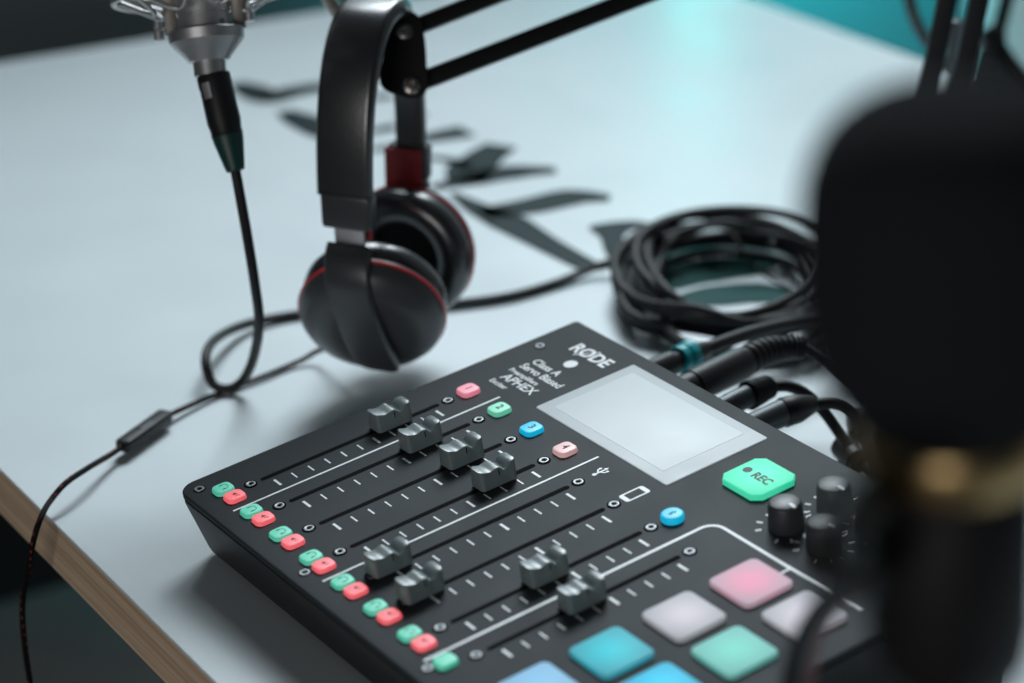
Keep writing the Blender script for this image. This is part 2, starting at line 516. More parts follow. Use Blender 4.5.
for (fx, fy) in ((0.02, 0.02), (0.28, 0.02), (0.02, 0.175), (0.28, 0.175)):
    bm = bmesh.new(); lathe(bm, Vector((fx, fy, 0.0)), UP, [(0, .008), (.0055, .009)], 20); finish(bm, 'rubber_foot', M['slot'], mixer)

def local_strip(bm, pts, w, z=0.00018, closed=False, mi=0):
    """flat printed line on the panel, pts in panel units, w in panel units"""
    n = len(pts)
    vs = []
    for i in range(n):
        if closed: a, c = pts[i - 1], pts[(i + 1) % n]
        else: a, c = pts[max(i - 1, 0)], pts[min(i + 1, n - 1)]
        t = Vector((c[0] - a[0], c[1] - a[1])).normalized(); nn = Vector((-t.y, t.x)) * (w / 2)
        u, v = pts[i]
        vs.append((bm.verts.new(L_(u + nn.x, v + nn.y, z)), bm.verts.new(L_(u - nn.x, v - nn.y, z))))
    rng = range(n) if closed else range(n - 1)
    for i in rng:
        a, c = vs[i], vs[(i + 1) % n]
        f = bm.faces.new((a[0], a[1], c[1], c[0])); f.material_index = mi

# printed lines: channel group separators and the pad border
bm = bmesh.new(); local_strip(bm, [(.58, -.66), (.58, 4.80)], .045); finish(bm, 'printed_line', M['print'], mixer, smooth=None, local=True)
bm = bmesh.new(); local_strip(bm, [(3.57, -.66), (3.57, 4.80)], .045); finish(bm, 'printed_line', M['print'], mixer, smooth=None, local=True)
pts = [(6.58, -.66), (6.58, 4.62)]
for k in range(1, 7):
    a = PI - k / 6 * PI / 2
    pts.append((6.84 + .26 * math.cos(a), 4.62 + .26 * math.sin(a)))
pts.append((10.1, 4.88))
bm = bmesh.new(); local_strip(bm, pts, .06); local_strip(bm, [(8.48, 4.64), (8.48, 4.85)], .04, z=0.00022)
finish(bm, 'pad_border', M['print'], mixer, smooth=None, local=True)

# channels: slot, scale, end screws, fader
def disc(bm, u, v, r, z, mi=0, n=24):
    vs = [bm.verts.new(L_(u + r * math.cos(2 * PI * k / n), v + r * math.sin(2 * PI * k / n), z)) for k in range(n)]
    f = bm.faces.new(vs); f.material_index = mi

def screw(u, v):
    """countersunk ring: black well, steel ring, dark socket"""
    o = L_(u, v, 0)
    bm = bmesh.new()
    lathe(bm, o, Vector((0, 0, 1)), [(-.0015, .0036), (.00035, .0036), (.0001, .0030), (.00012, 0)], 28, mi=0)
    lathe(bm, o, Vector((0, 0, 1)), [(.0001, .0027), (.0006, .0026), (.0007, .0020), (.0005, .0014), (.00025, .0011)], 28, mi=1, cap0=False, cap1=False)
    finish(bm, 'screw', [M['slot'], M['steel']], mixer, local=True, smooth=50)

for i in range(8):
    bm = bmesh.new()
    z = 0.0002
    hw = .052
    outl = [(i + hw * math.cos(a), (3.82 if math.sin(a) >= 0 else .25) + hw * math.sin(a)) for a in [2 * PI * k / 16 for k in range(16)]]
    bm.faces.new([bm.verts.new(L_(u, v, z)) for u, v in outl])
    finish(bm, 'fader_slot', M['slot'], mixer, local=True, smooth=None)
    bm = bmesh.new()
    for k in range(11):
        v = .37 + k * .333
        big = k in (0, 6, 10)
        wv = .048 if big else .030
        ln = .125 if big else .105
        local_strip(bm, [(i + .29 - ln, v), (i + .29 + ln, v)], wv)
    finish(bm, 'scale_mark', M['print'], mixer, local=True, smooth=None)['kind'] = 'stuff'
    screw(i, 0.0); screw(i, 4.062)
for (u, v) in ((-.50, -.73), (3.14, -.74), (6.78, -.72), (-.50, 6.44)):
    o = L_(u, v, 0); bm = bmesh.new()
    lathe(bm, o, Vector((0, 0, 1)), [(-.001, .0032), (.0003, .0032), (.0001, .0029), (.0001, 0)], 24, mi=0)
    lathe(bm, o, Vector((0, 0, 1)), [(.00012, .0028), (.0006, .0026), (.0006, .0016), (.0002, .0013)], 24, mi=1, cap0=False, cap1=False)
    finish(bm, 'screw', [M['slot'], M['steel']], mixer, local=True, smooth=50)

# fader cap: long saddle with two finger scoops and a centre ridge
def fader_mesh():
    bm = bmesh.new()
    Lh, Wh, H = .0110, .0054, .0126
    ns, nw = 28, 10
    def top(s):
        # s in -1..1 front to back
        h = 0.91 + 0.04 * s * s
        h -= 0.25 * math.exp(-((s - 0.37) / 0.20) ** 2)
        h -= 0.09 * math.exp(-((s + 0.46) / 0.30) ** 2)
        return h * H
    def outline(s, inset):
        # half width at s, corners rounded
        r = .0022
        d = (1 - abs(s)) * Lh
        w = Wh
        if d < r: w = Wh - r + math.sqrt(max(r * r - (r - d) ** 2, 0))
        return max(w - inset, 0.0004)
    secs = []
    for k in range(ns + 1):
        s = -1 + 2 * k / ns
        s = math.copysign(1 - (1 - abs(s)) ** 1.25, s)
        w = outline(s, 0); h = top(s)
        y = s * Lh
        prof = [(-w - .0007, 0.0012), (-w, h - .0007)]
        for a in (30, 60, 90):
            q = math.radians(a)
            prof.append((-w + .0007 * (1 - math.cos(q)) * 1.0, h - .0007 + .0007 * math.sin(q)))
        prof += [(0, h - .00010)]
        prof += [(-x, z) for x, z in reversed(prof[:-1])]
        secs.append([(x, y, z) for x, z in prof])
    loop_faces(bm, secs, closed=True, cap0=True, cap1=True)
    bmesh.ops.recalc_face_normals(bm, faces=bm.faces[:])
    return bm
FV = [2.86, 2.86, 3.06, 3.05, .33, .30, 1.98, 1.98]
fader0 = None
for i in range(8):
    if fader0 is None:
        fader0 = finish(fader_mesh(), 'fader', M['fader'], mixer, smooth=50, local=True, loc=L_(i, FV[i], 0))
        bm = bmesh.new()
        top_h = (.91 - .25 * math.exp(-(.37 / .20) ** 2) - .09 * math.exp(-(.46 / .30) ** 2)) * .0126
        # centre line: pale mark across the saddle, dark mark down the side
        h = top_h
        box(bm, (-.0048, -.00022, h - .0009), (.0048, .00022, h + .00002), mi=0)
        box(bm, (.0046, -.00026, .0022), (.00568, .00026, h - .0011), mi=1)
        fl0 = finish(bm, 'centre_line', [M['print'], M['slot']], fader0, smooth=None, local=True)
        bm = bmesh.new(); box(bm, (-.0015, -.0085, .0001), (.0015, .0085, .0016)); fs0 = finish(bm, 'stem', M['slot'], fader0, smooth=None, local=True)
    else:
        f = fader0.copy(); COL.objects.link(f); f.location = L_(i, FV[i], 0); f.parent = mixer
        for q in (fl0, fs0):
            c = q.copy(); COL.objects.link(c); c.parent = f

# lit buttons
def button_mesh(w, h, ht, r, name, m, u, v, cap=0.0):
    bm = bmesh.new(); slab(bm, w, h, 0.0, ht, r, min(ht * 0.35, .0008), n=3, taper=.0004)
    return finish(bm, name, m, mixer, local=True, smooth=50, loc=L_(u, v, 0))

def glyph(parent, bm, name='icon', m=None):
    return finish(bm, name, m or M['glyph'], parent, smooth=None, local=True)

def flat_ring(bm, cx_, cy_, rx, ry, w, z, n=20, a0=0, a1=360):
    full = abs(a1 - a0) >= 360
    prev = None; first = None
    for k in range(n + (0 if full else 1)):
        a = math.radians(a0 + (a1 - a0) * k / n)
        v1 = bm.verts.new((cx_ + rx * math.cos(a), cy_ + ry * math.sin(a), z))
        v2 = bm.verts.new((cx_ + (rx - w) * math.cos(a), cy_ + (ry - w) * math.sin(a), z))
        if prev: bm.faces.new((prev[0], v1, v2, prev[1]))
        else: first = (v1, v2)
        prev = (v1, v2)
    if full: bm.faces.new((prev[0], first[0], first[1], prev[1]))

def quad(bm, pts, z):
    bm.faces.new([bm.verts.new((x, y, z)) for x, y in pts])

BH = .0022
for i in range(8):
    g = button_mesh(.0098, .0106, BH, .0030, 'solo_button', M['green'], i - .15, -.45)
    if i < 7:
        bm = bmesh.new()
        flat_ring(bm, 0, .0008, .0024, .0020, .00028, BH + .00012, 14, 0, 180)
        quad(bm, [(-.0026, -.0012), (-.0019, -.0012), (-.0019, .0008), (-.0026, .0008)], BH + .00012)
        quad(bm, [(.0019, -.0012), (.0026, -.0012), (.0026, .0008), (.0019, .0008)], BH + .00012)
        glyph(g, bm)
        r_ = button_mesh(.0098, .0106, BH, .0030, 'mute_button', M['red'], i + .215, -.425)
        bm = bmesh.new()
        quad(bm, [(-.0015, -.0002), (-.0008, -.0002), (-.0008, .0010), (-.0015, .0010)], BH + .00012)
        quad(bm, [(-.0007, -.0004), (.0004, -.0012), (.0004, .0020), (-.0007, .0012)], BH + .00013)
        quad(bm, [(.0012, .0000), (.0016, -.0003), (.0026, .0020), (.0022, .0023)], BH + .00012)
        glyph(r_, bm)

def text_mesh(body, size, name, m, parent, loc, bold=0.0, sx=1.0, align='CENTER', lz=0.0):
    cu = bpy.data.curves.new('lettering', 'FONT')
    cu.body = body; cu.size = size; cu.align_x = align; cu.align_y = 'CENTER'; cu.offset = bold
    cu.resolution_u = 3
    o = bpy.data.objects.new('lettering', cu); COL.objects.link(o)
    dg = bpy.context.evaluated_depsgraph_get()
    me = bpy.data.meshes.new_from_object(o.evaluated_get(dg))
    bpy.data.objects.remove(o)
    me.name = name
    me.transform(Matrix.Diagonal((sx, 1, 1, 1)))
    me.materials.clear(); me.materials.append(m)
    t = bpy.data.objects.new(name, me); COL.objects.link(t)
    t.parent = parent; t.location = loc
    return t

CH = [('pinkbtn', '1'), ('mintbtn', '2'), ('bluebtn', '3'), ('palebtn', '4')]
for i, (mn, s) in enumerate(CH):
    cb = button_mesh(.0108, .0112, .0026, .0032, 'channel_button', M[mn], i + .01, 4.50)
    text_mesh(s, .0062, 'number', M['glyph'], cb, Vector((0, .0004, .0026 + .00012)), bold=.00015)
# round wireless channel button
o = L_(6.04, 4.47, 0)
bm = bmesh.new()
slab(bm, .0116, .0116, 0, .0036, .0056, .0012, n=8)
rb = finish(bm, 'wireless_button', M['bluebtn'], mixer, local=True, smooth=50, loc=o)
bm = bmesh.new()
for q in ([(-.0002, -.0026), (.0002, -.0026), (.0002, .0026), (-.0002, .0026)],
          [(-.0016, -.0012), (-.0013, -.0015), (.0015, .0012), (.0012, .0015)],
          [(-.0016, .0012), (.0012, -.0015), (.0015, -.0012), (-.0013, .0015)],
          [(.0000, .0026), (.0015, .0012), (.0012, .0010), (.0000, .0021)],
          [(.0000, -.0026), (.0000, -.0021), (.0012, -.0010), (.0015, -.0012)]):
    quad(bm, q, .0036 + .00012 + random.random() * 1e-5)
glyph(rb, bm)

# printed symbols: usb trident, phone
bm = bmesh.new()
u, v = 4.0, 4.52
q_ = .62
local_strip(bm, [(u, v - q_ * .20), (u, v + q_ * .20)], .036)
local_strip(bm, [(u, v - q_ * .08), (u - q_ * .13, v + q_ * .02), (u - q_ * .13, v + q_ * .08)], .032, z=.00021)
local_strip(bm, [(u, v - q_ * .02), (u + q_ * .13, v + q_ * .06), (u + q_ * .13, v + q_ * .12)], .032, z=.00023)
disc(bm, u, v - q_ * .20, .042, .00025, n=14)
disc(bm, u - q_ * .13, v + q_ * .10, .030, .00026, n=10)
bm.faces.new([bm.verts.new(L_(u + q_ * a, v + q_ * c, .00027)) for a, c in ((.09, .11), (.17, .11), (.17, .19), (.09, .19))])
bm.faces.new([bm.verts.new(L_(u + q_ * a, v + q_ * c, .00028)) for a, c in ((-.07, .17), (.07, .17), (0, .29))])
finish(bm, 'usb_symbol', M['print'], mixer, local=True, smooth=None)
bm = bmesh.new()
u, v = 4.98, 4.50
ph_o = rrect(u, v, .26, .50, .055, 4); ph_i = rrect(u, v, .19, .32, .004, 4)
vo = [bm.verts.new(L_(a, c, .00018)) for a, c in ph_o]; vi = [bm.verts.new(L_(a, c, .00018)) for a, c in ph_i]
for k in range(len(vo)):
    j = (k + 1) % len(vo); bm.faces.new((vo[k], vo[j], vi[j], vi[k]))
finish(bm, 'phone_symbol', M['print'], mixer, local=True, smooth=None)

# maker's lettering and ratings
PZ = .0002
text_mesh('RODE', .0126, 'brand_lettering', M['print'], mixer, L_(.51, 6.87, PZ), bold=.0004, sx=.98)
bm = bmesh.new(); local_strip(bm, [(.235, 6.66), (.545, 7.07)], .028, z=.00024); finish(bm, 'letter_stroke', M['print'], mixer, smooth=None, local=True)
bm = bmesh.new(); disc(bm, .50, 6.42, .135, .0002); finish(bm, 'brand_dot', M['print'], mixer, local=True, smooth=None)
text_mesh('Class A', .0078, 'rating_lettering', M['print'], mixer, L_(-.10, 6.03, PZ), bold=.00015, align='LEFT')
text_mesh('Servo Biased', .0078, 'rating_lettering', M['print'], mixer, L_(-.13, 5.78, PZ), bold=.00015, sx=.92, align='LEFT')
text_mesh('Preamplifiers', .0050, 'rating_lettering', M['print'], mixer, L_(-.16, 5.54, PZ), bold=.0001, align='LEFT')
text_mesh('APHEX', .0094, 'rating_lettering', M['print'], mixer, L_(-.04, 5.31, PZ), bold=.00015, align='LEFT')
text_mesh('Exciter', .0052, 'rating_lettering', M['print'], mixer, L_(-.09, 5.06, PZ), bold=.0001, align='LEFT')

# touch screen: a thin sheet of glass with the display area below its border
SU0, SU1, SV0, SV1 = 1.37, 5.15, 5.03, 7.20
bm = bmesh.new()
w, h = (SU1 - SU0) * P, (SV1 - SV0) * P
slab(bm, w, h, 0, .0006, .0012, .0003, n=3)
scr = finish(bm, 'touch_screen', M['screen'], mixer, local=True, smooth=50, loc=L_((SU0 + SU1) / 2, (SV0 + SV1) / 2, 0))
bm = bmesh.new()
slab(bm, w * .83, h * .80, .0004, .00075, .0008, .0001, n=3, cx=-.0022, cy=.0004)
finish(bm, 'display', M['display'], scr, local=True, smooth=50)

# record button
bm = bmesh.new()
slab(bm, .0305, .0290, 0, .0032, .0044, .0008, n=1)
rec = finish(bm, 'record_button', M['rec'], mixer, local=True, smooth=50, loc=L_(6.13, 6.19, 0))
text_mesh('REC', .0076, 'rec_lettering', M['glyph'], rec, Vector((.0030, -.0004, .00332)), bold=.0003, sx=.95)
bm = bmesh.new(); bm.faces.new([bm.verts.new((-.0088 + .0026 * math.cos(2 * PI * k / 20), .0002 + .0026 * math.sin(2 * PI * k / 20), .00332)) for k in range(20)])
glyph(rec, bm, 'rec_dot')

# sound pads
PADS = [(8.41, 4.15, 'pink pad', (.52, .36, .44), (.34, .26, .30), (.92, .19, .31), .58, 'pink lit pad'),
        (8.41, 2.85, 'white pad', (.46, .46, .49), (.22, .22, .24), (.68, .60, .66), .56, 'white lit pad'),
        (8.41, 1.49, 'cyan pad', (.03, .36, .42), (.05, .20, .26), (.02, .56, .66), .66, 'cyan lit pad'),
        (8.41, .17, 'blue pad', (.30, .52, .68), (.08, .20, .34), (.12, .38, .64), .66, 'blue lit pad'),
        (9.66, 4.15, 'white pad', (.46, .46, .49), (.22, .22, .24), (.68, .60, .66), .56, 'white lit pad'),
        (9.66, 2.81, 'mint pad', (.22, .52, .47), (.10, .30, .28), (.14, .68, .54), .56, 'mint lit pad'),
        (9.66, 1.47, 'sky blue pad', (.06, .46, .64), (.0, .18, .28), (.0, .54, .84), .74, 'sky blue lit pad')]
for u, v, mn, base, edge, core, st, lab in PADS:
    m = lit_pad(mn, base, edge, core, st, .021)
    bm = bmesh.new(); slab(bm, .0304, .0292, 0, .0024, .0038, .0008, n=4)
    p = finish(bm, 'sound_pad', m, mixer, local=True, smooth=50, loc=L_(u, v, 0))
    p['label'] = lab

# volume knobs with printed ticks
KN = [(7.50, 5.62), (7.62, 6.52), (8.36, 5.66), (8.52, 6.56)]
k0 = None
for (u, v) in KN:
    bm = bmesh.new()
    for k in range(11):
        a = math.radians(-60 + 30 * k)
        c, s = math.cos(a), math.sin(a)
        local_strip(bm, [(u + .40 * c, v + .40 * s), (u + .50 * c, v + .50 * s)], .035)
    finish(bm, 'knob_scale', M['print'], mixer, local=True, smooth=None)['kind'] = 'stuff'
    bm = bmesh.new()
    lathe(bm, Vector((0, 0, 0)), Vector((0, 0, 1)), [(0, .0088), (.001, .0090), (.0125, .0083), (.0138, .0078), (.0143, .0070), (.0141, .0)], 40)
    kb = finish(bm, 'volume_knob', M['knob'], mixer, local=True, smooth=40, loc=L_(u, v, 0))
    bm = bmesh.new(); box(bm, (.0036, -.0007, .0138), (.0078, .0007, .0146)); ind = finish(bm, 'indicator', M['print'], kb, local=True, smooth=None)

# ------------------------------------------------------------------ headphones
HA = (Vector((RIGHT.x, RIGHT.y, 0)) * .36 + Vector((-RIGHT.y, RIGHT.x, 0)) * .933).normalized()   # from the near cup to the far cup
HB = Vector((HA.y, -HA.x, 0))                                                                     # across the band
HO = at(381.5, 273.5, d=1.49)
def H(s, w, z): return HO + HA * s + HB * w + UP * z

hp = empty('headphones', HO - UP * .04, 'black over ear headphones with red rings hanging from the boom arm joint', 'headphones')

def half(sgn):
    pts = []
    return pts
# padded band: arch from sleeve to sleeve
arch = []
for k in range(33):
    a = PI * k / 32
    c, s = math.cos(a), math.sin(a)
    ex = 2.35
    S = -.0485 * math.copysign(abs(c) ** (2 / ex), c)
    Zz = .066 + .1005 * abs(s) ** (2 / ex)
    arch.append(H(S, 0, Zz))
def bandsec(i, t):
    tt = abs(t - .5) * 2
    wid = .0362 - .0014 * tt if t < .5 else .0362 - .0167 * min(1, (t - .5) / .22)
    th = .0120 - .004 * tt
    return rrect(0, 0, th, wid, th * .42, 5)
# orientation: the section's first axis points outward (away from the arch's centre)
def arch_sweep(bm, path, section, centre, mi=0):
    n = len(path); loops = []
    for i in range(n):
        t = (path[min(i + 1, n - 1)] - path[max(i - 1, 0)]).normalized()
        o = t.cross(HB).normalized()
        if o.dot(path[i] - centre) < 0: o = -o
        loops.append([path[i] + o * x + HB * y for x, y in section(i, i / (n - 1))])
    loop_faces(bm, loops, cap0=True, cap1=True, mi=mi)
bm = bmesh.new(); arch_sweep(bm, arch, bandsec, H(0, 0, .06)); finish(bm, 'headband', M['leather'], hp, smooth=60)

for sg in (-1, 1):
    # sleeve at the end of the band
    bm = bmesh.new()
    path = [H(sg * .0485, .0018 if sg < 0 else -.001, z) for z in (.0675, .0668, .0655, .049, .0478, .047)]
    rr = [(.0098, .0296), (.0104, .0304), (.0108, .0308), (.0106, .0300), (.0102, .0296), (.0094, .0288)]
    arch_sweep(bm, path, lambda i, t: rrect(0, 0, rr[i][0], rr[i][1] * (1.04 if sg < 0 else .86), .0022, 4), H(0, 0, .05))
    slv = finish(bm, 'sleeve', M['hp_satin'], hp, smooth=45)
    bm = bmesh.new()
    path = [H(sg * .0424, .0018 if sg < 0 else -.003, .0662), H(sg * .0424, .0018 if sg < 0 else -.003, .0385)]
    arch_sweep(bm, path, lambda i, t: rrect(0, 0, .0012, .0246, .0005, 3), H(0, 0, .05))
    finish(bm, 'red_lining', M['hp_redpad'], slv, smooth=45)
    # steel slider
    bm = bmesh.new()
    path = [H(sg * .0485, .002, .0475), H(sg * .0485, .003, .030)]
    arch_sweep(bm, path, lambda i, t: rrect(0, 0, .0028, .0190, .0008, 3), H(0, 0, .04))
    finish(bm, 'slider', M['hp_steel'], hp, smooth=45)
    # yoke: strap over the outside of the cup
    ctrl = [(.0500, .0030, .0350), (.0566, .0042, .0285), (.0598, .0060, .0150), (.0566, .0088, -.004), (.0490, .0118, -.024), (.0420, .0138, -.037), (.0362, .0148, -.0450)]
    if sg > 0: ctrl = [(.0490, .000, .0345), (.0520, .0005, .024), (.0560, .0015, .006), (.0570, .002, -.012), (.0550, .003, -.027), (.0500, .003, -.0385)]
    path = spline([H(sg * s, w, z) for s, w, z in ctrl], 8)
    bm = bmesh.new()
    def ysec(i, t):
        w = .0282 - .0015 * t
        if t > .93: w *= 1 - ((t - .93) / .07) ** 2 * .35
        th = .0076 - .0020 * t
        return rrect(0, 0, th, w, th * .22, 4)
    arch_sweep(bm, path, ysec, H(0, 0, 0))
    finish(bm, 'yoke', M['hp_satin'], hp, smooth=45)
    # ear cup, leaning in at the bottom
    if sg < 0:
        fh = Vector((-RIGHT.y, RIGHT.x, 0))
        ax = (fh * .90 + RIGHT * .09 + UP * .43).normalized()
        org = H(-.0350, .0090, -.0118)
    else:
        ax = (HA * -1 + UP * -.04).normalized()
        org = H(.0400, .0030, .0030)
    bm = bmesh.new()
    R = .0440 if sg < 0 else .0418
    q = R / .0418
    lathe(bm, org, ax, [(-.0150, 0), (-.0148, .020 * q), (-.0142, .0285 * q), (-.0125, .0312 * q), (-.0112, .0335 * q), (-.0080, .0382 * q), (-.0040, .0410 * q), (.0000, R)], 64, hint=UP, cap0=False)
    lathe(bm, org, ax, [(.0022, R), (.0040, R - .0006), (.0052, R - .0022), (.0056, .02)], 64, hint=UP, cap0=False, cap1=False)
    cup = finish(bm, 'earcup', M['hp_black'], hp, smooth=30)
    bm = bmesh.new()
    lathe(bm, org, ax, [(.0000, R - .001), (.0001, R + .0004), (.0011, R + .0009), (.0021, R + .0004), (.0022, R - .001)], 64, hint=UP, cap0=False, cap1=False)
    finish(bm, 'red_ring', M['hp_red'], cup, smooth=60)
    bm = bmesh.new()
    # outer bulge then into the opening
    prof = [(.0056, .0370), (.0060, .0392), (.0080, .0408), (.0110, .0413), (.0145, .0408), (.0172, .0388), (.0186, .0355), (.0186, .0315), (.0170, .0278), (.0140, .0255), (.0090, .0248), (.0060, .0250)]
    if sg > 0: prof = [(.0030, .0405), (.0050, .0424), (.0090, .0432), (.0135, .0428), (.0175, .0408), (.0200, .0370), (.0205, .0325), (.0190, .0270), (.0160, .0225), (.0110, .0205), (.0060, .0205)]
    lathe(bm, org, ax, [(.0056 + (a - .0056) * (1.3 if sg < 0 else 1), b * q) for a, b in prof], 64, hint=UP, cap0=False, cap1=False)
    finish(bm, 'ear_cushion', M['leather'], cup, smooth=70)
    bm = bmesh.new()
    lathe(bm, org, ax, [(.0072, .0256 * q), (.0074, .0)], 40, hint=UP, cap0=False)
    finish(bm, 'speaker_cloth', M['mesh_cloth'], cup, smooth=70)

# cord of the headphones with its in-line remote
cord = empty('headphone_cord', at(147, 430, z=0), 'thin braided headphone cord with inline remote running over the plywood edge', 'cord')
EDGE_Y = -0.078
pts = [H(-.040, .004, -.040), at(326, 349, z=.012), at(300, 361, z=.0035), at(262, 377, z=.0028), at(215, 395, z=.003), at(180, 410, z=.0045), at(165, 417, z=.0065)]
p_a = at(166.5, 415, z=.0075); p_b = at(122, 447, z=.0075)
pts.append(p_a)
bm = bmesh.new(); tube(bm, spline(pts, 10), .0017, 10)
pts = [p_b, at(110, 455, z=.0085), at(88, 468, z=.013), at(66, 483, z=.014), at(51, 500, z=.010), at(42.5, 514, Y=EDGE_Y), at(35, 535, Y=-.085), at(28, 568, Y=-.086), at(22.5, 606, Y=-.086), at(25, 648, Y=-.085), at(33, 700, Y=-.084), at(44, 770, Y=-.084)]
tube(bm, spline(pts, 14), .0017, 10)
finish(bm, 'braided_cord', M['braid'], cord, smooth=60)
bm = bmesh.new()
d = (p_b - p_a).normalized()
path = [p_a - d * .0005, p_a + d * .0006, p_a + d * .002, p_b - d * .002, p_b - d * .0006, p_b + d * .0005]
sc = [.72, .92, 1, 1, .92, .72]
sweep(bm, path, lambda i, t: rrect(0, 0, .0075 * sc[i], .0098 * sc[i], .0018, 4), hint=UP, fixed=True)
rem = finish(bm, 'inline_remote', M['plug'], cord, smooth=40)
bm = bmesh.new()
mid = (p_a + p_b) / 2
sweep(bm, [mid - d * .006 + UP * .0036, mid + d * .006 + UP * .0036], lambda i, t: rrect(0, 0, .0012, .0040, .0005, 3), hint=UP, fixed=True)
finish(bm, 'remote_key', M['hp_satin'], rem, smooth=40)

# ------------------------------------------------------------------ condenser microphone, its mount and its cable
MD = 1.38
PX = MD / FPX
m_top = at(196, -60, d=MD); m_bot = at(209, 60, d=MD)
axm = (m_bot - m_top).normalized()
mic = empty('condenser_microphone', m_bot, 'satin nickel condenser microphone with tapered base above the black plug', 'microphone')
def mp(px): return m_bot - axm * (px * PX)      # px above the base
o = m_bot
bm = bmesh.new()
lathe(bm, o, -axm, [(-16 * PX, 15 * PX), (-15.5 * PX, 16.3 * PX), (-2 * PX, 16.3 * PX), (-1.5 * PX, 20 * PX), (0, 21.5 * PX), (2 * PX, 22.5 * PX), (17 * PX, 36 * PX), (19 * PX, 37.5 * PX), (29 * PX, 38.5 * PX), (30 * PX, 37.5 * PX), (30.5 * PX, 27.5 * PX), (44 * PX, 27 * PX), (44.5 * PX, 25.5 * PX), (46 * PX, 25.5 * PX), (46.5 * PX, 27 * PX), (62 * PX, 27 * PX), (64 * PX, 39 * PX), (66 * PX, 40 * PX), (120 * PX, 40 * PX)], 48)
body = finish(bm, 'body', M['nickel'], mic, smooth=30)
bm = bmesh.new()
lathe(bm, o, -axm, [(120 * PX, 39 * PX), (122 * PX, 42 * PX), (215 * PX, 42 * PX), (235 * PX, 36 * PX), (246 * PX, 20 * PX), (248 * PX, 0)], 40)
finish(bm, 'grille', M['grille'], mic, smooth=40)
bm = bmesh.new()
a_, b_ = frame_of(axm, FWD)
for k in range(3):
    an = 2 * PI * k / 3 + .5
    q = mp(33) + (a_ * math.cos(an) + b_ * math.sin(an)) * (40.2 * PX)
    lathe(bm, q, (a_ * math.cos(an) + b_ * math.sin(an)), [(-.0005, .0016), (.0004, .0015), (.0005, .0)], 14)
finish(bm, 'base_screw', M['steel'], body, smooth=40)['kind'] = 'stuff'

mount = empty('shock_mount', mp(60), 'wire and ring shock mount cradling the nickel microphone', 'shock mount')
bm = bmesh.new()
ringc = mp(69)
rp = [ringc + a_ * (88 * PX * math.cos(2 * PI * k / 48)) + b_ * (88 * PX * math.sin(2 * PI * k / 48)) for k in range(48)]
sweep(bm, rp, lambda i, t: rrect(0, 0, .0085, .0035, .0012, 3), closed=True, hint=axm, fixed=False)
finish(bm, 'outer_ring', M['nickel_dark'], mount, smooth=50)
bm = bmesh.new()
ic = mp(70)
rp = [ic + a_ * (47 * PX * math.cos(2 * PI * k / 48)) + b_ * (47 * PX * math.sin(2 * PI * k / 48)) for k in range(48)]
sweep(bm, rp, lambda i, t: rrect(0, 0, .0050, .0030, .001, 3), closed=True, hint=axm)
finish(bm, 'inner_ring', M['nickel_dark'], mount, smooth=50)
sd = (RIGHT - axm * RIGHT.dot(axm)).normalized()
for sg, dz, out in ((-1, 33, 47), (1, 43, 45)):
    # upright of the cradle and the knurled pin at its foot
    q0 = mp(28) + sd * (sg * 34 * PX); q1 = mp(72) + sd * (sg * 34 * PX)
    bm = bmesh.new(); bar(bm, q0, q1, 13 * PX, 4.5 * PX, FWD)
    finish(bm, 'upright', M['nickel_dark'], mount, smooth=40)
    q = mp(dz) + sd * (sg * out * PX)
    bm = bmesh.new()
    lathe(bm, q - axm * (11 * PX), axm, [(0, 3 * PX), (.8 * PX, 4.5 * PX), (7 * PX, 4.5 * PX), (8 * PX, 3 * PX), (10 * PX, 3 * PX), (11 * PX, 5 * PX), (19 * PX, 5 * PX), (20 * PX, 3.5 * PX)], 18)
    tube(bm, [q, mp(dz + 6) + sd * (sg * 34 * PX)], 2.2 * PX, 10)
    finish(bm, 'pin', M['nickel'], mount, smooth=40)
bm = bmesh.new()
wz = []
for k in range(17):
    an = 2 * PI * k / 16
    rr_ = 84 if k % 2 == 0 else 50
    hh = 67 if k % 2 == 0 else 48
    wz.append(mp(hh) + (a_ * math.cos(an) + b_ * math.sin(an)) * (rr_ * PX))
tube(bm, spline(wz[:-1], 8, closed=True), .0013, 10, closed=True)
finish(bm, 'elastic_wire', M['nickel'], mount, smooth=60)

# ------------------------------------------------------------------ boom arm (enters from the right; headphones hang on its end joint)
arm = empty('boom_arm', at(885, 268, z=0), 'black twin bar boom arm ending in a bolted joint plate under the headband', 'boom arm')
JD = 1.450
ELB = (992, -150); ED = 1.50
def arm_bar(p, q, w, t, name='bar'):
    bm = bmesh.new(); bar(bm, p, q, w, t, FWD, bev=.0012)
    return finish(bm, name, M['arm'], arm, smooth=35)
j1 = at(404, 31, d=JD); j2 = at(411, 85, d=JD)
e1 = at(972, -191, d=ED); e2 = at(985, -137, d=ED)
arm_bar(j1 + FWD * .002, e1, .0098, .0085)
arm_bar(j2 + FWD * .002, e2, .0110, .0085)
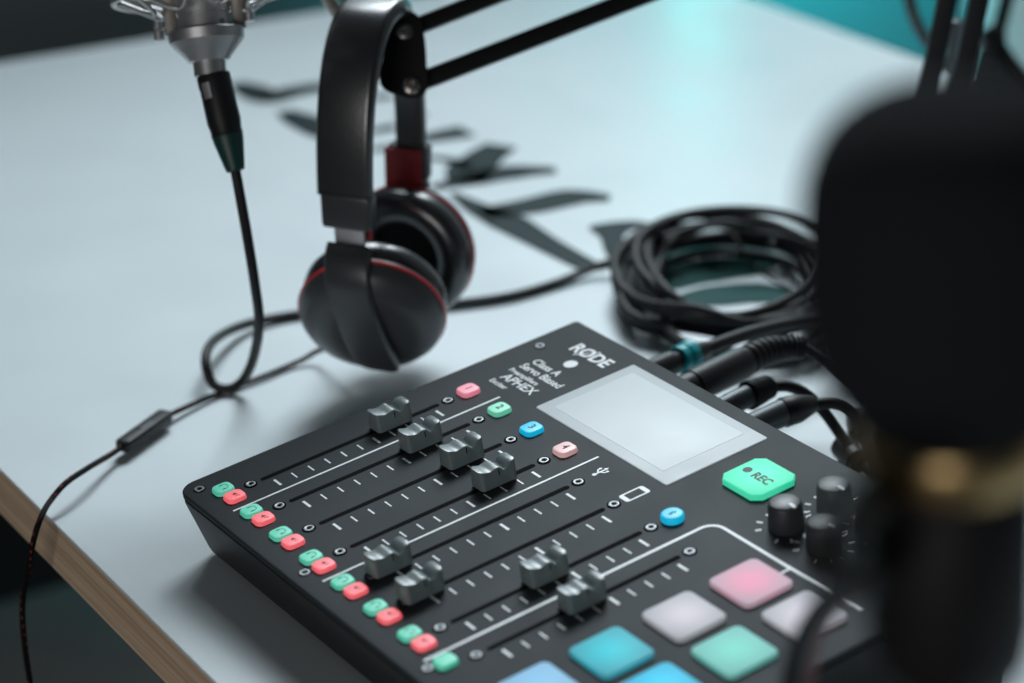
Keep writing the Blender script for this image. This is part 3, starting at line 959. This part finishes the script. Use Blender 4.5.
# joint plate
bm = bmesh.new()
outl = [(391, 12), (404, 9), (419, 17), (425, 40), (427, 74), (426, 92), (416, 98), (401, 96), (380, 84), (384, 50), (388, 22)]
pl = spline([Vector((x, y, 0)) for x, y in outl], 4, closed=True)
front = [at(p.x, p.y, d=JD - .006) for p in pl]; back = [at(p.x, p.y, d=JD + .010) for p in pl]
loop_faces(bm, [front, back], cap0=True, cap1=True)
plate = finish(bm, 'joint_plate', M['arm'], arm, smooth=35)
for (x, y) in ((404.5, 31.5), (411.5, 85.5)):
    c = at(x, y, d=JD - .0058)
    bm = bmesh.new()
    lathe(bm, c, -FWD, [(-.001, .0055), (.0015, .0055), (.0030, .0046), (.0036, .0028), (.0028, .0022), (.0012, .0020), (.0012, 0)], 28)
    finish(bm, 'bolt', M['bolt'], arm, smooth=35)
# stub under the plate carrying the headset side knuckle, and the swivel rod to the shock mount
bm = bmesh.new()
path = spline([at(390, 56, d=JD + .004), at(368, 40, d=JD), at(345, 22, d=1.445), at(326, -6, d=1.435), at(310, -45, d=1.42), at(285, -62, d=1.40), at(262, -40, d=1.385)], 8)
tube(bm, path, .0042, 14)
finish(bm, 'swivel_rod', M['nickel_dark'], arm, smooth=50)
c = at(384, 72, d=JD - .001)
bm = bmesh.new(); lathe(bm, c, -RIGHT, [(-.004, .0045), (.002, .0048), (.0035, .0036), (.0035, 0)], 20); finish(bm, 'wing_nut', M['bolt'], arm, smooth=40)
# lower bars, down to the base behind the microphone in front
b1 = at(894, 250, d=1.585); b2 = at(923, 252, d=1.585)
l1 = at(968, -100, d=1.50); l2 = at(1001, -100, d=1.50)
bm = bmesh.new(); bar(bm, b1, l1, .0118, .010, FWD); finish(bm, 'bar', M['arm'], arm, smooth=35)
bm = bmesh.new(); bar(bm, b2, l2, .0118, .010, FWD); finish(bm, 'bar', M['arm'], arm, smooth=35)
# elbow plate
bm = bmesh.new()
outl = [(950, -95), (1010, -85), (1016, -130), (1000, -205), (965, -212), (952, -170)]
pl = spline([Vector((x, y, 0)) for x, y in outl], 4, closed=True)
loop_faces(bm, [[at(p.x, p.y, d=1.494) for p in pl], [at(p.x, p.y, d=1.507) for p in pl]], cap0=True, cap1=True)
finish(bm, 'elbow_plate', M['arm'], arm, smooth=35)
# spring between the lower bars
bm = bmesh.new()
s0 = at(951.5, 64, d=1.60); s1 = at(958, 20, d=1.585)
ax_ = (s1 - s0); a2, b2_ = frame_of(ax_)
hel = [s0 + ax_ * (k / 240) + (a2 * math.cos(k * .5) + b2_ * math.sin(k * .5)) * .0034 for k in range(241)]
tube(bm, hel, .0009, 6)
tube(bm, [s0 + (s0 - s1) * 1.0, s0], .0009, 8); tube(bm, [s1, s1 + (s1 - s0) * 3.2], .0009, 8); finish(bm, 'spring', M['spring'], arm, smooth=60)
# base: bottom plate, post and clamp body on the table
bb = at(908, 262, d=1.585)
bm = bmesh.new(); lathe(bm, Vector((bb.x, bb.y, 0.0)), UP, [(0, .030), (.006, .030), (.008, .028), (.008, .012), (.012, .010), (bb.z - .004, .010), (bb.z + .006, .013), (bb.z + .012, .013), (bb.z + .014, .009)], 32)
finish(bm, 'base', M['arm'], arm, smooth=35)

# ------------------------------------------------------------------ microphone cable: plug, drop to the table, loop, run to the coil
mc = empty('microphone_cable', at(236, 388, z=0), 'black cable dropping from the nickel microphone and looping across the table', 'cable')
x0 = at(213.5, 76.5, d=MD); x1 = at(235.5, 170, d=MD)
axx = (x1 - x0).normalized(); LX = (x1 - x0).length
bm = bmesh.new()
lathe(bm, x0, axx, [(-.0015, .0082), (-.001, .0093), (0, .0096), (.006, .0096), (.0062, .0093), (.026, .0096), (.031, .0088), (.0342, .0090)], 32)
plug = finish(bm, 'plug', M['plug'], mc, smooth=35)
bm = bmesh.new()
a3, b3 = frame_of(axx, -FWD)
q = x0 + axx * .009 + (-FWD - RIGHT * .55).normalized() * .0096
tang = axx
sweep(bm, [q - tang * .0045, q + tang * .0045], lambda i, t: rrect(0, 0, .0012, .0052, .0005, 3), hint=(-FWD - RIGHT * .55).normalized(), fixed=True)
finish(bm, 'latch', M['nickel'], plug, smooth=40)
bm = bmesh.new()
lathe(bm, x0, axx, [(.0343, .0088), (.037, .0086), (.050, .0062), (.0545, .0052), (.0550, .0034)], 28)
finish(bm, 'boot', M['teal_boot'], plug, smooth=35)
bm = bmesh.new()
zt = .0036
ctrl = [x0 + axx * .052, at(239, 190, d=1.382), at(247, 235, d=1.392), at(255, 285, d=1.41), at(259, 322, d=1.435), at(254, 356, d=1.47), at(243, 380, z=.010), at(228, 389, z=.004), at(213, 384, z=.006),
        at(206, 366, z=.016), at(208, 349, z=.020), at(220, 336, z=.014), at(244, 325, z=.007), at(280, 317, z=zt), at(320, 312, z=zt), at(370, 309, z=zt), at(420, 307, z=zt),
        at(462, 303, z=zt), at(510, 296, z=zt), at(556, 283, z=zt), at(590, 269, z=.006), at(622, 258, z=.012), at(660, 240, z=.020), at(700, 226, z=.024)]
tube(bm, spline(ctrl, 12), .0030, 14)
finish(bm, 'cable_run', M['cable'], mc, smooth=60)

# ------------------------------------------------------------------ coil of cable behind the mixer
coil = empty('coiled_cable', at(728, 290, z=0), 'coil of thick black cable lying on the table behind the mixer', 'cable')
cc = at(734, 303, z=0)
er = Vector((RIGHT.x, RIGHT.y, 0)).normalized(); ef = Vector((-er.y, er.x, 0))
bm = bmesh.new()
rr2 = random.Random(11)
turns = 11
per = 14
ctrl = []
for k in range(turns * per + 5):
    a = 2 * PI * k / per - 2.1
    t = k / (turns * per)
    lay = int(k / per)
    ja = .067 + .013 * math.sin(lay * 2.1) + rr2.uniform(-.0018, .0018)
    jb = .093 + .018 * math.sin(lay * 1.7 + 1.0) + rr2.uniform(-.0022, .0022)
    ox = .003 * math.sin(lay * 2.9); oy = .005 * math.cos(lay * 2.3)
    z = .0044 + .0024 * lay * (1 + .45 * math.sin(a * 1.0 + lay * 1.3)) + rr2.uniform(0, .001)
    ctrl.append(cc + er * (ox + ja * math.cos(a)) + ef * (oy + jb * math.sin(a)) + UP * z)
tube(bm, spline(ctrl, 5), .0031, 12)
finish(bm, 'cable_loops', M['cable_grey'], coil, smooth=60)
# tail that climbs away to the right
# thin wire across the coil
wire = empty('thin_wire', at(760, 272, z=0), 'thin dark wire lying across the opening of the cable coil', 'cable')
bm = bmesh.new()
tube(bm, spline([at(732, 232, z=.030), at(742, 250, z=.022), at(754, 266, z=.012), at(776, 282, z=.004), at(800, 292, z=.004), at(830, 300, z=.012)], 8), .0011, 8)
finish(bm, 'wire', M['cable'], wire, smooth=60)

# ------------------------------------------------------------------ cables plugged into the back of the mixer
GRP = 'cables plugged into the back of the mixer'
def ribbed(bm, path, r0, r1, n=24, ribs=9, mi=0):
    m = len(path)
    def sec(i, t):
        r = r0 * (1 - t) + r1 * t
        r *= 1.0 + .08 * (1 if math.sin(2 * PI * ribs * t) > 0 else -1)
        return circ(r, n)
    sweep(bm, path, sec, mi=mi)

def pathlen(p, q, k=24): return [p.lerp(q, i / k) for i in range(k + 1)]

zp = .046
# 1: small plug with a teal ring
c1 = empty('plugged_cable', at(690, 360, z=0), 'grey black cable whose plug wears a bright teal ring', 'cable', GRP)
p0 = at(660, 368, z=.048); p1 = at(706, 349, z=.046)
dd = (p1 - p0).normalized(); ll = (p1 - p0).length
bm = bmesh.new(); lathe(bm, p0, dd, [(-.012, .0070), (.0, .0074), (.010, .0074), (.0105, .0058), (ll - .004, .0056), (ll + .004, .0040)], 24); finish(bm, 'plug', M['plug'], c1)
bm = bmesh.new(); lathe(bm, p0 + dd * .0165, dd, [(0, .0062), (.0006, .0080), (.006, .0084), (.0066, .0092), (.0125, .0092), (.013, .0060)], 28); finish(bm, 'teal_ring', M['teal_ring'], c1)
bm = bmesh.new(); tube(bm, spline([p1 - dd * .006, at(724, 342, z=.047), at(758, 331, z=.046), at(800, 322, z=.042), at(850, 318, z=.034), at(900, 330, z=.015), at(960, 350, z=.005)], 8), .0042, 12); finish(bm, 'cable_run', M['cable_grey'], c1, smooth=60)
# 2: big plug with a ridged boot
c2 = empty('plugged_cable', at(740, 372, z=0), 'black cable with the longest plug and a curved ridged boot', 'cable', GRP)
p0 = at(690, 388, z=.047); p1 = at(744, 362, z=.049)
dd = (p1 - p0).normalized(); ll = (p1 - p0).length
bm = bmesh.new(); lathe(bm, p0, dd, [(-.010, .0090), (.002, .0092), (.0022, .0100), (ll * .92, .0100), (ll, .0092), (ll + .0004, .0070)], 28); finish(bm, 'plug', M['plug'], c2)
bm = bmesh.new(); ribbed(bm, spline([p1 - dd * .001, at(762, 353, z=.050), at(782, 348, z=.050), at(800, 347.5, z=.049), at(806, 348.5, z=.0485)], 16), .0086, .0060, ribs=13); finish(bm, 'ridged_boot', M['plug'], c2, smooth=30)
bm = bmesh.new(); tube(bm, spline([at(798, 347.5, z=.049), at(812, 351, z=.047), at(830, 363, z=.042), at(850, 380, z=.030), at(880, 400, z=.010), at(930, 420, z=.005)], 8), .0033, 12); finish(bm, 'cable_run', M['cable'], c2, smooth=60)
# 3: short jack with ridged boot
c3 = empty('plugged_cable', at(752, 398, z=0), 'black cable with a short gunmetal jack and stubby ridged boot', 'cable', GRP)
p0 = at(722, 408, z=.046); p1 = at(748, 396, z=.0465); p2 = at(770, 386, z=.047)
dd = (p1 - p0).normalized()
bm = bmesh.new(); lathe(bm, p0, dd, [(-.008, .0060), (.004, .0062), (.006, .0066), ((p1 - p0).length, .0066)], 24); finish(bm, 'plug', M['plug_metal'], c3)
bm = bmesh.new(); ribbed(bm, pathlen(p1, p2, 40), .0080, .0064, ribs=7); finish(bm, 'ridged_boot', M['plug'], c3, smooth=30)
bm = bmesh.new(); tube(bm, spline([p2 - dd * .004, at(786, 386, z=.047), at(806, 394, z=.042), at(826, 414, z=.030), at(848, 445, z=.014), at(872, 472, z=.005), at(900, 500, z=.004)], 8), .0034, 12); finish(bm, 'cable_run', M['cable'], c3, smooth=60)
# 4: smooth jack nearest the record button
c4 = empty('plugged_cable', at(790, 418, z=0), 'black cable with a smooth tapered plug nearest the green record button', 'cable', GRP)
p0 = at(757, 424, z=.045); p1 = at(782, 413, z=.0455); p2 = at(816, 403, z=.047)
dd = (p1 - p0).normalized(); d2 = (p2 - p1).normalized()
bm = bmesh.new()
nn = 24
lathe(bm, p0, dd, [(-.008, .0072), (.002, .0074), ((p1 - p0).length, .0078)], 24); finish(bm, 'plug', M['plug_metal'], c4)
bm = bmesh.new(); lathe(bm, p1, d2, [(0, .0080), (.001, .0086), (.010, .0082), ((p2 - p1).length * .95, .0048), ((p2 - p1).length, .0036)], 28); finish(bm, 'tapered_boot', M['plug'], c4, smooth=35)
bm = bmesh.new(); tube(bm, spline([p2 - d2 * .004, at(834, 403, z=.047), at(850, 410, z=.043), at(862, 428, z=.034), at(872, 455, z=.020), at(885, 480, z=.006), at(920, 505, z=.004)], 8), .0034, 12); finish(bm, 'cable_run', M['cable'], c4, smooth=60)
# small adapter lying on the table at the far right of the mixer
ad = empty('cable_adapter', at(850, 452, z=0), 'small dark adapter lying on the table beside the mixer corner', 'adapter')
pa, pb = at(842, 446, z=.008), at(858, 462, z=.008)
bm = bmesh.new(); lathe(bm, pa, (pb - pa), [(0, .006), (.001, .0075), ((pb - pa).length, .0075), ((pb - pa).length + .002, .005)], 20); finish(bm, 'body', M['plug'], ad)
bm = bmesh.new(); lathe(bm, at(848, 420, z=.008), RIGHT, [(0, .005), (.001, .008), (.018, .008), (.020, .005)], 20); finish(bm, 'metal_collar', M['plug_metal'], ad)

# ------------------------------------------------------------------ microphone in front, on its floor stand
FD = .60
FPm = FD / FPX
fc = at(955, 270, d=FD)
fax = (UP - RIGHT * .075 + Vector((-RIGHT.y, RIGHT.x, 0)) * -.10).normalized()
fm = empty('broadcast_microphone', fc - UP * .10, 'out of focus black microphone in a foam windscreen with a brass ring', 'microphone')
bm = bmesh.new()
prof = [(-182, 84), (-176, 92), (-160, 106), (-130, 127), (-85, 146), (-20, 155), (70, 154), (108, 148), (140, 134), (162, 113), (175, 86), (182, 50), (184, 0)]
pp = spline([Vector((a * FPm, b * FPm, 0)) for a, b in prof], 4)
lathe(bm, fc, fax, [(p.x, p.y) for p in pp], 56); finish(bm, 'foam_windscreen', M['foam'], fm, smooth=70)
bm = bmesh.new()
lathe(bm, fc, fax, [(a * FPm, b * FPm) for a, b in [(-164, 80), (-166, 95), (-172, 99), (-192, 102), (-216, 99), (-222, 95), (-223, 80)]], 56, cap0=False, cap1=False); finish(bm, 'brass_ring', M['brass'], fm, smooth=60)
bm = bmesh.new()
lathe(bm, fc, fax, [(a * FPm, b * FPm) for a, b in [(-170, 80), (-214, 88), (-220, 91), (-430, 91), (-470, 84), (-500, 66), (-540, 42)]], 48); finish(bm, 'body', M['mic_body'], fm, smooth=35)
bm = bmesh.new()
tube(bm, spline([fc - fax * (262 * FPm) - RIGHT * (80 * FPm), at(852, 508, d=.560), at(836, 524, d=.535), at(834, 556, d=.530), at(842, 586, d=.545), fc - fax * (352 * FPm) - RIGHT * (84 * FPm)], 8), .0052, 14)
finish(bm, 'mount_bracket', M['mic_body'], fm, smooth=60)
fb0 = fc - fax * (540 * FPm)
st = empty('microphone_stand', Vector((fb0.x, fb0.y, FLOOR)), 'black stand holding the foam covered microphone in front', 'stand')
bm = bmesh.new(); lathe(bm, Vector((fb0.x, fb0.y, FLOOR)), UP, [(0, .13), (.010, .13), (.016, .12), (.018, .02), (.03, .0115), (fb0.z - .002 - FLOOR, .0115), (fb0.z + .0005 - FLOOR, .009)], 40); finish(bm, 'pole', M['arm'], st, smooth=35)
fcab = empty('foreground_cable', at(800, 690, d=.70), 'blurred black cable with a reddish side hanging beside the foreground microphone', 'cable')
bm = bmesh.new()
tube(bm, spline([fc - fax * (335 * FPm) - RIGHT * (70 * FPm), at(858, 588, d=.66), at(840, 596, d=.74), at(822, 608, d=.79), at(806, 634, d=.82), at(795, 668, d=.84), at(789, 710, d=.85), at(786, 790, d=.85), at(800, 900, d=.84)], 8), .0040, 12)
finish(bm, 'cable_run', M['cable'], fcab, smooth=60)
bm = bmesh.new()
tube(bm, spline([at(852, 596, d=.70), at(838, 603, d=.77), at(824, 618, d=.81), at(812, 646, d=.84), at(804, 690, d=.86), at(800, 790, d=.865)], 8), .0032, 10)
finish(bm, 'red_wire', mat('dark red wire', (.16, .02, .018), rough=.5), fcab, smooth=60)

# ------------------------------------------------------------------ far right: second bent arm and hanging cable
sa = empty('folded_arm', at(1005, 120, z=0), 'blurred dark folded arm with a grey cover at the far table end', 'boom arm')
D2 = 2.0
bm = bmesh.new(); bar(bm, at(1022, -60, d=D2), at(996, 40, d=D2), .011, .010, FWD); finish(bm, 'upper_bar', M['arm'], sa)
bm = bmesh.new(); bar(bm, at(990, 34, d=D2 - .012), at(1046, 120, d=D2 - .03), .013, .010, FWD); finish(bm, 'lower_bar', M['arm'], sa)
bm = bmesh.new(); cpt = at(992, 38, d=D2 - .02); lathe(bm, cpt, -FWD, [(-.02, .010), (.010, .010), (.012, .008)], 24); finish(bm, 'knuckle', M['arm'], sa)
bm = bmesh.new()
g = [(978, 52), (992, 48), (1024, 100), (1030, 128), (970, 128), (968, 100)]
pl = spline([Vector((x, y, 0)) for x, y in g], 4, closed=True)
loop_faces(bm, [[at(p.x, p.y, d=1.99) for p in pl], [at(p.x, p.y, d=2.03) for p in pl]], cap0=True, cap1=True); finish(bm, 'grey_cover', M['grey_cover'], sa)
fb = at(1000, 125, d=2.01)
bm = bmesh.new(); lathe(bm, Vector((fb.x, fb.y, 0)), UP, [(0, .035), (.008, .035), (.010, .012), (fb.z, .012)], 28); finish(bm, 'base', M['arm'], sa)
hc = empty('hanging_cable', at(935, 60, d=1.9), 'blurred grey cable drooping behind the twin bars of the boom arm', 'cable')
bm = bmesh.new(); tube(bm, spline([at(905, -40, d=1.86), at(910, 2, d=1.86), at(918, 26, d=1.87), at(932, 48, d=1.88), at(950, 72, d=1.90), at(968, 92, d=1.93), at(985, 118, d=1.97)], 8), .0048, 12); finish(bm, 'cable_run', M['grey_cover'], hc, smooth=60)

# ------------------------------------------------------------------ light
def area(name, loc, target, sx, sy, power, color):
    l = bpy.data.lights.new(name, 'AREA'); l.shape = 'RECTANGLE'; l.size = sx; l.size_y = sy
    l.energy = power; l.color = color
    o = bpy.data.objects.new(name, l); COL.objects.link(o)
    o.location = loc
    o.rotation_euler = (Vector(target) - Vector(loc)).to_track_quat('-Z', 'Y').to_euler()
    return o
area('window_light', (-1.20, 1.00, .85), (.05, .2, .05), .9, .8, 6, (.84, .945, 1.0))
bl = area('back_light', (-1.16, .88, 1.50), (.10, -.04, 0), 1.0, .9, 13.5, (.84, .945, 1.0)); bl.data.spread = math.radians(86)
area('front_fill', (1.75, -2.4, .42), (0, 0, .05), 1.4, .7, 20, (1.0, .98, .96))  # unseen fill added behind the camera to lift front faces
fl = area('pier_fill', (-.2, .78, .50), (-.80, 1.45, -.12), .2, .2, .45, (.90, .97, 1.0)); fl.data.spread = math.radians(60)  # unseen white fill added to brighten the pale pier
# teal lamp washing the wall, and a narrow upright teal tube beside it that the table top mirrors
def teal(loc, target, sx, sy, power, spread):
    o = area('teal_lamp', loc, target, sx, sy, power, (.02, .78, .86)); o.data.spread = math.radians(spread); return o
teal((-1.0, 1.36, .32), (-1.30, 1.40, -.12), .5, .12, 9, 110)
o = teal((-1.28, 1.315, .22), (0, 1.05, .14), .06, .34, .20, 150); o.data.color = (.02, .88, .76)

w = bpy.data.worlds.new('World'); SC.world = w; w.use_nodes = True
w.node_tree.nodes['Background'].inputs['Color'].default_value = (.55, .68, .74, 1)
w.node_tree.nodes['Background'].inputs['Strength'].default_value = .035

# ------------------------------------------------------------------ camera
cam = bpy.data.cameras.new('camera'); co = bpy.data.objects.new('camera', cam); COL.objects.link(co)
cam.sensor_width = 36.0; cam.lens = FPX / 1024 * 36.0
mw = Matrix((( RIGHT.x, -DOWN.x, -FWD.x, CAM.x), (RIGHT.y, -DOWN.y, -FWD.y, CAM.y), (RIGHT.z, -DOWN.z, -FWD.z, CAM.z), (0, 0, 0, 1)))
co.matrix_world = mw
cam.clip_start = .02; cam.clip_end = 50
cam.dof.use_dof = True; cam.dof.focus_distance = 1.27; cam.dof.aperture_fstop = 4.2
SC.camera = co
vs = SC.view_settings
vs.view_transform = 'Standard'; vs.look = 'None'; vs.exposure = 0.0; vs.gamma = 1.0; vs.use_curve_mapping = False
SC.display_settings.display_device = 'sRGB'
